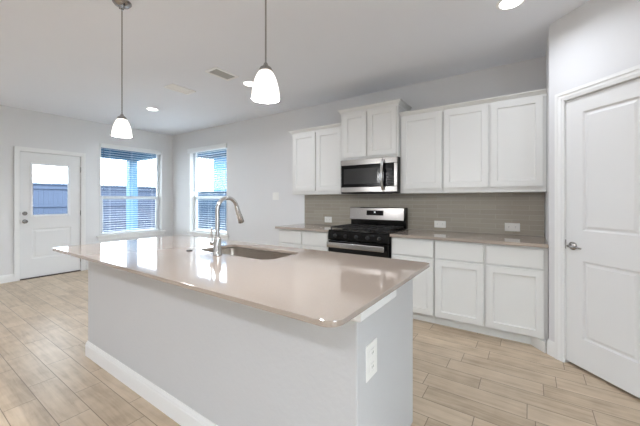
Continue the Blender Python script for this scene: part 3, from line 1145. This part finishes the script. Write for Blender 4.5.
c0 = can_light(-4.934, -1.30, 'round recessed ceiling light farthest away, towards the windows', 'recessed ceiling lights')
for x, y, lab in ((-2.855, -1.168, 'round recessed ceiling light half hidden behind the near pendant shade'),
                  (-.11, -1.183, 'round recessed ceiling light at the top edge near the pantry wall')):
    c = copy_tree(c0)
    c.location = (x, y, H)
    c['label'] = lab
c1 = None
for x in (-4.6, -2.1, .4):  # invented fixtures out of view, added to brighten the room
    for y in (-5.2, -7.4):
        if c1 is None:
            c1 = can_light(x, y, 'added ceiling light out of view behind the camera, brightening the room', 'added lights behind the camera', 17.0)
        else:
            copy_tree(c1).location = (x, y, H)


# ------------------------------------------------------------------ ceiling vents
def vent(x0, x1, y0, y1, label, fill, lv, n):
    t = thing('ceiling_vent', ((x0 + x1) / 2, (y0 + y1) / 2, H), label, 'vent')
    f = MB()
    w = .03
    z0, z1 = H - .014, H - .0005
    f.box(x0, x0 + w, y0, y1, z0, z1, .003); f.box(x1 - w, x1, y0, y1, z0, z1, .003)
    f.box(x0 + w, x1 - w, y0, y0 + w, z0, z1, .003); f.box(x0 + w, x1 - w, y1 - w, y1, z0, z1, .003)
    f.build('frame', M['grille'], t)
    MB().box(x0 + w, x1 - w, y0 + w, y1 - w, H - .002, H - .0005).build('duct_opening', fill, t)
    s = MB()
    span = (x1 - x0 - 2 * w)
    for i in range(n):
        x = x0 + w + span * (i + .5) / n
        s.prism([(x - span / n * .35, H - .009), (x - span / n * .2, H - .0095), (x + span / n * .35, H - .0035), (x + span / n * .3, H - .003)], y0 + w, y1 - w, 'y')
    s.build('louvres', lv, t)
    return t


vent(-2.992, -2.790, -1.715, -1.395, 'white ceiling vent with dark louvres, the nearer one', M['duct'], M['louvre'], 9)
vent(-3.842, -3.645, -1.715, -1.385, 'pale flush ceiling vent, the farther one', M['louvre'], M['grille'], 7)

# ------------------------------------------------------------------ outside
tag(MB().box(-40, 20, -40, 30, -.3, -.12).build('ground', M['conc']), kind='structure')
# patio cover: post, beams and soffit beside the windows
pt = thing('patio_cover', (-8.0, -1.5, -.12), 'blue patio cover with square posts outside the windows', 'patio cover')
MB().box(-9.2, -8.99, .15, .36, -.1195, 2.355, .004).build('post', M['patio'], pt)
MB().box(-6.235, -6.135, .22, .32, -.1195, 2.265, .004).build('post', M['patio'], pt)
bmn = MB()
bmn.box(-9.22, -8.97, -7.0, .38, 2.36, 2.62, .004)
bmn.box(-8.97, XB - WT - .002, .14, .38, 2.34, 2.62, .004)
bmn.box(XB - WT - .002, -3.0, .152, .42, 2.27, 2.62, .004)
bmn.build('beam', M['patio'], pt)
MB().box(-9.4, XB - WT - .002, -7.0, .55, 2.62, 2.78).box(XB - WT - .002, -3.0, .152, .6, 2.62, 2.78).build('roof', M['patio'], pt)


def fence(name_label, fm, u0, u1, ztop, fm_mat):
    t = thing('wooden_fence', fm((u0 + u1) / 2, 0, -.12), name_label, 'fence')
    pk = MB()
    u = u0
    def bx(mb, ua, ub, da, db, za, zb):
        p, q = fm(ua, da, za), fm(ub, db, zb)
        return mb.box(p[0], q[0], p[1], q[1], p[2], q[2])
    while u < u1:
        bx(pk, u, u + .138, 0, .018, -.119, ztop - .06)
        u += .142
    pk.build('pickets', fm_mat, t)
    bx(MB(), u0, u1, -.05, .07, ztop - .06, ztop).build('cap_rail', fm_mat, t)
    r = MB()
    for z in (.3, 1.0, ztop - .22):
        bx(r, u0, u1, -.042, -.001, z, z + .09)
    r.build('rails', fm_mat, t)
    return t


fence('weathered grey-blue wooden fence seen through the door glass and wider window', lambda u, d, z: (-15 - d, u, z), -9.0, 4.9, 1.90, M['fence'])
fence('darker teal-blue wooden fence seen through the narrower window', lambda u, d, z: (u, 5 + d, z), -14.9, 2.0, 1.67, M['fence2'])
nb = thing('neighbour_house', (-10.0, 11, -.12), 'pale blue house beyond the fence seen through the narrower window', 'house')
MB().box(-16.0, -5.0, 8.0, 15.0, -.119, 3.9).build('siding_walls', M['siding'], nb)
MB().prism([(7.4, 3.905), (15.6, 3.905), (15.6, 4.1), (11.5, 6.0), (7.4, 4.1)], -17.2, -4.4, 'x').build('roof', M['roofing'], nb)
